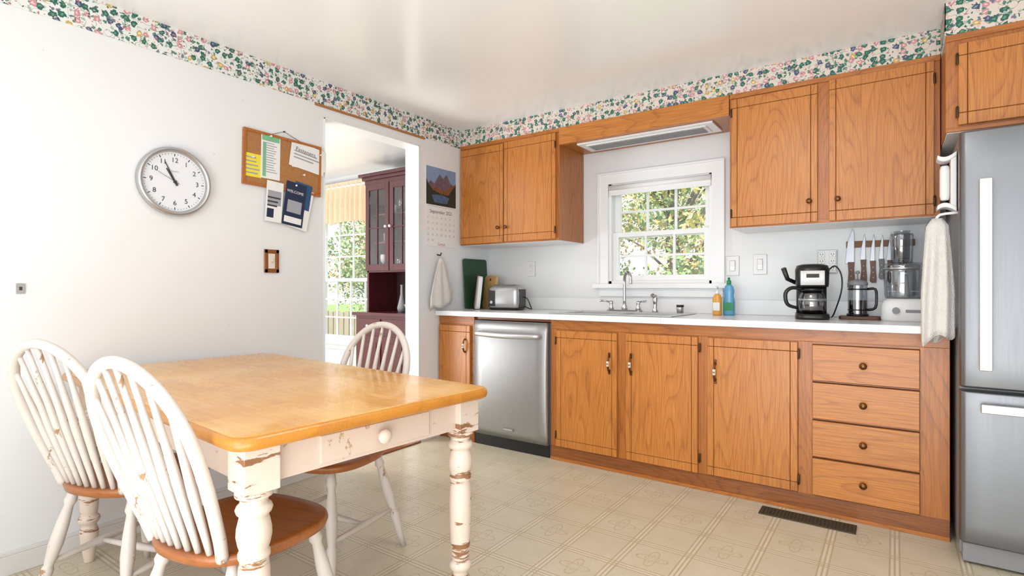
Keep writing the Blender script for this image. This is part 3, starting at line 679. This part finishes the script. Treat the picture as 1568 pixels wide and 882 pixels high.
# food processor
b=B('food_processor',(.065,3.49,CZ))
b.loft([rr(.24,.20,.05,0),rr(.25,.21,.05,.012),rr(.25,.21,.05,.07),rr(.235,.195,.05,.10),rr(.20,.17,.05,.115)],M_white)
b.lathe([(.016,-.125),(.016,-.105)],M_greyp,(-.06,0,.055),16,'y'); b.box(-.02,.06,-.108,-.104,.045,.06,M_greyp)
b.lathe([(.075,.115),(.08,.13),(.085,.25),(.083,.27)],M_jar,(-.03,0,0),32)
b.lathe([(.03,.12),(.028,.16),(.02,.24)],M_white,(-.03,0,0),20); b.box(-.1,.04,-.004,.004,.15,.156,M_blade)
b.lathe([(.087,.27),(.088,.285),(.08,.297),(.05,.302)],M_jar,(-.03,0,0),32)
b.lathe([(.087,.265),(.088,.275)],M_silver,(-.03,0,0),32)
b.lathe([(.046,.3),(.05,.44),(.048,.45)],M_jar,(-.035,0,0),24); b.lathe([(.034,.32),(.034,.46),(.038,.465)],M_jar,(-.035,0,0),20)
b.M=Matrix.Translation((.085,.02,0)); b.loft([rr(.055,.09,.022,.10),rr(.05,.085,.02,.44),rr(.045,.08,.02,.455)],M_white)
b.M=Matrix.Translation((.085,.0,0)); b.lathe([(.02,.452),(.024,.47),(.018,.495)],M_jar,(-.0,.02,0),18)
b.done(.001,1)
# knife rack
b=B('knife_rack'); b.M=BW(0,0)
b.box(-.23,.09,1.352,1.388,0,.012,M_hinge)
for x,zt,hb,bw,hw_,m in ((-.205,1.462,1.115,.030,.019,M_handle),(-.145,1.43,1.16,.018,.016,M_handle),(-.10,1.425,1.15,.016,.016,M_handle),(-.06,1.42,1.17,.015,.015,M_black),(-.02,1.43,1.15,.018,.016,M_handle),(.03,1.40,1.17,.015,.015,M_black)):
    hz=hb+(zt-hb)*.42
    b.prism([(x-bw,hz),(x+bw*.5,hz),(x+bw*.5,zt-.03),(x+bw*.2,zt),(x-bw*.6,zt-.08)],.012,.0145,M_blade)
    b.prism([(x-hw_,hb+.01),(x-hw_*.4,hb),(x+hw_*.9,hb),(x+hw_,hb+.02),(x+hw_*.7,hz-.03),(x+hw_*.8,hz+.008),(x-hw_*.9,hz+.008),(x-hw_*.7,hz-.05)],.006,.022,m)
    for q in (.25,.5,.75): b.lathe([(.003,.005),(.003,.0228)],M_blade,(x,hb+(hz-hb)*q,0),8)
b.done(.001,1)
# ------------------------------------------------------------ dining room
b=B('china_hutch'); hx0,hx1=-4.22,-3.22; yu=3.56; yl=3.46; yb=YD-.004
b.box(hx0-.04,hx1+.04,yl,yb,.08,.86,M_cherry); b.box(hx0-.03,hx1+.03,yl+.02,yb,0,.08,M_cherry); b.box(hx0-.065,hx1+.065,yl-.03,yb,.86,.89,M_cherry)
for i in range(3):
    xa=hx0+.0+i*.34; b.box(xa,xa+.31,yl-.012,yl,.70,.83,M_cherry); b.lathe([(.006,0),(.006,-.012),(.014,-.018),(.012,-.028),(.002,-.03)],M_white,(xa+.155,yl-.012,.765),12,'y')
    b.box(xa,xa+.31,yl-.012,yl,.12,.67,M_cherry); b.box(xa+.05,xa+.26,yl-.018,yl-.010,.18,.61,M_cherry)
b.box(hx0,hx0+.025,yu,yb,.89,2.16,M_cherry); b.box(hx1-.025,hx1,yu,yb,.89,2.16,M_cherry); b.box(hx0,hx1,yb-.02,yb,.89,2.16,M_cherryin)
b.box(hx0,hx1,yu,yb,1.27,1.30,M_cherry); b.box(hx0,hx1,yu,yb,2.13,2.16,M_cherry)
for z in (1.55,1.82): b.box(hx0+.02,hx1-.02,yu+.04,yb,z,z+.015,M_cherry)
b.box(hx0-.015,hx1+.015,yu-.015,yb,2.12,2.16,M_cherry); b.box(hx0-.035,hx1+.035,yu-.035,yb,2.16,2.19,M_cherry); b.box(hx0-.06,hx1+.06,yu-.06,yb,2.19,2.22,M_cherry)
for i in range(3):
    xa=hx0+.0+i*.337; xb=xa+.326
    b.box(xa,xa+.05,yu-.02,yu,1.285,2.12,M_cherry); b.box(xb-.05,xb,yu-.02,yu,1.285,2.12,M_cherry); b.box(xa+.05,xb-.05,yu-.02,yu,1.285,1.345,M_cherry); b.box(xa+.05,xb-.05,yu-.02,yu,2.06,2.12,M_cherry)
    b.box(xa+.05,xb-.05,yu-.012,yu-.009,1.345,2.06,M_glass)
    xm=(xa+xb)/2; b.box(xm-.006,xm+.006,yu-.018,yu-.006,1.345,2.06,M_cherry); b.box(xa+.05,xb-.05,yu-.018,yu-.006,1.69,1.70,M_cherry)
for xk in (hx0+.302,hx0+.36): b.lathe([(.006,0),(.006,-.012),(.014,-.018),(.012,-.028),(.002,-.03)],M_white,(xk,yu-.02,1.70),12,'y')
for i in range(9):
    x=hx0+.08+i*.105
    for z in (1.30,1.565,1.835):
        if random.random()<.75: b.lathe([(.022,0),(.004,.006),(.004,.06),(.024,.08),(.03,.12),(.026,.15)] if random.random()<.5 else [(.03,0),(.035,.08),(.034,.1)],M_jar if random.random()<.6 else M_white,(x,yu+.16+random.uniform(-.04,.04),z),16)
b.done(.003)
b=B('vase',(-3.80,3.62,.8905)); b.lathe([(.035,0),(.045,.04),(.03,.1),(.014,.17),(.012,.24),(.016,.26)],M_greyp); b.done()
b=B('serving_bowl',(-3.60,3.60,.8905)); b.lathe([(.04,0),(.08,.03),(.11,.08),(.105,.08),(.07,.03),(.0,.012)],M_greyp); b.done()
b=B('window_valance_curtain')
rows=[]
for i in range(9):
    t=i/8; z=2.29-.46*t; row=[]
    for k in range(161):
        x=DX0-.12+(DX1-DX0+.24)*k/160; a=.008+.026*min(1,t*2.2)
        row.append((x,YD-.075+a*math.sin(k*.62+.6*math.sin(k*.13)),z+.012*math.sin(k*.31)*t+(.02*abs(math.sin(k*.05)))*t))
    rows.append(row)
b.loft(rows,M_curt,True,False,False)
b.lathe([(.012,DX0-.16),(.012,DX1+.16)],M_white,(0,YD-.075,2.24),12,'x'); b.box(DX0-.15,DX0-.14,YD-.08,YD,2.23,2.25,M_white); b.box(DX1+.14,DX1+.15,YD-.08,YD,2.23,2.25,M_white)
o=b.done(0,2,False)
# ------------------------------------------------------------ outdoors
M_grass=plain('lawn_grass',srgb(140,170,90),.9,var=.25,scale=4)
b=B('ground_lawn'); b.box(-40,20,YD+.15,60,-.5,-.3,M_grass); b.done()
def leafmat(n,c):
    m,nt,bb=newmat(n); v=coords(nt); nn=noise(nt,v,3,3); cc=mixc(nt,nn,tuple(x*.7 for x in c),tuple(min(1,x*1.3) for x in c)); nt.links.new(cc,bb.inputs['Base Color']); bb.inputs['Roughness'].default_value=.8
    return m
LM=[leafmat('leaf_green',srgb(125,155,100)),leafmat('leaf_light',srgb(180,195,135)),leafmat('leaf_yellow',srgb(222,200,130)),leafmat('leaf_dark',srgb(85,115,80)),leafmat('leaf_orange',srgb(215,165,115))]
M_bark=plain('tree_bark',srgb(115,100,85),.9,var=.2,bump=.5)
def tree(x,y,hh,rad,wts,n):
    b=B('yard_tree',(x,y,-.3)); b.tube([(0,0,0),(.05,.02,hh*.3),(-.05,.05,hh*.6),(0,0,hh*.9)],[.16,.13,.09,.03],M_bark,8,3)
    cl=[]
    for i in range(22):
        a=random.uniform(0,2*pi); r=rad*random.uniform(.1,.85); z=hh*random.uniform(.18,1.0); cl.append((Vector((r*math.cos(a),r*math.sin(a),z)),random.uniform(.5,1.0),random.choices(range(5),wts)[0]))
        b.tube([(0,0,z*.6),(r*math.cos(a)*.5,r*math.sin(a)*.5,z*.85),cl[-1][0]],[.04,.025,.008],M_bark,5)
    for i in range(n):
        c,rr_,k=random.choice(cl); d=Vector((random.gauss(0,1),random.gauss(0,1),random.gauss(0,.8))).normalized()*rr_*random.uniform(.4,1)
        p=c+d; s=random.uniform(.03,.075); u=Vector((random.gauss(0,1),random.gauss(0,1),random.gauss(0,1))).normalized(); w=u.orthogonal().normalized()
        kk=b.mi(LM[k if random.random()<.75 else random.choices(range(5),wts)[0]])
        b.f([b.v(p-u*s),b.v(p+w*s*.5),b.v(p+u*s),b.v(p-w*s*.5)],kk)
    b.done(0,2,False)
for x,y,hh,rad,w in ((-3.2,9.6,4.2,1.7,(3,4,3,1,1)),(-5.6,10.4,5,2.0,(3,4,2,2,1)),(-4.4,13,6,2.2,(2,4,4,1,1)),(-2.2,12.6,5.5,2.0,(3,3,3,1,0)),(-9.5,10,4.5,2.0,(4,4,1,2,0)),(-12.5,10.8,5,2.2,(3,3,1,2,2)),(-7.6,12.5,5,2,(3,4,2,2,1)),(-15.5,13.5,6,2.6,(3,4,1,3,1)),(-11,14.6,6.5,2.6,(4,4,2,2,1))):
    tree(x,y,hh,rad,w,7500)
b=B('yard_fence')
M_fence=plain('fence_wood',srgb(165,150,130),.9,var=.15)
for i in range(60):
    x=-14+i*.16; b.box(x,x+.13,6.8,6.82,-.3,.65+.02*(i%2),M_fence)
b.box(-14,-4.4,6.82,6.86,.1,.18,M_fence); b.box(-14,-4.4,6.82,6.86,.45,.53,M_fence); b.done()
# ------------------------------------------------------------ light
w=bpy.data.worlds.new('World'); S.world=w; w.use_nodes=True
bg=w.node_tree.nodes['Background']; bg.inputs[0].default_value=(.92,.955,1,1); bg.inputs[1].default_value=1.45
def area(name,loc,rot,sx,sy,e,col=(1,1,1)):
    l=bpy.data.lights.new(name,'AREA'); l.shape='RECTANGLE'; l.size=sx; l.size_y=sy; l.energy=e; l.color=col
    o=bpy.data.objects.new(name,l); o.location=loc; o.rotation_euler=rot; S.collection.objects.link(o); return o
area('rear_fill_light',(-.2,-2.0,1.2),(math.radians(112),0,math.radians(-12)),2.6,1.4,50,(.97,.985,1))  # added soft fill from behind the camera, tilted up; no window modelled there
area('overhead_fill_light',(-.6,1.3,2.33),(0,0,0),.6,.6,12,(1,.99,.98))  # unseen overhead fill added to brighten the kitchen, without any fixture
area('ceiling_uplight_fill',(-.2,-.4,.25),(math.radians(152),0,math.radians(8)),2.2,1.2,40,(.94,.965,1))  # added uplight that whitens the ceiling, standing in for light off the floor
area('dining_fill_light',(-4.6,1.4,2.3),(0,0,0),.7,.7,58,(1,.98,.96))  # fill added to brighten the dining room; no lamp is modelled
area('dining_uplight_fill',(-4.6,.8,.4),(math.radians(165),0,0),1.5,1.5,75,(.97,.98,1))  # second dining fill, aimed upward, added in place of bounced light
l=bpy.data.lights.new('sun','SUN'); l.energy=6.0; l.angle=.02; o=bpy.data.objects.new('sun',l); o.rotation_euler=(math.radians(38),0,math.radians(-20)); S.collection.objects.link(o)
# ------------------------------------------------------------ camera
c=bpy.data.cameras.new('camera'); c.sensor_width=36; c.lens=837/1568*36; c.clip_start=.02
o=bpy.data.objects.new('camera',c); o.location=(0,0,1.12); o.rotation_euler=(pi/2,0,math.radians(35)); S.collection.objects.link(o); S.camera=o
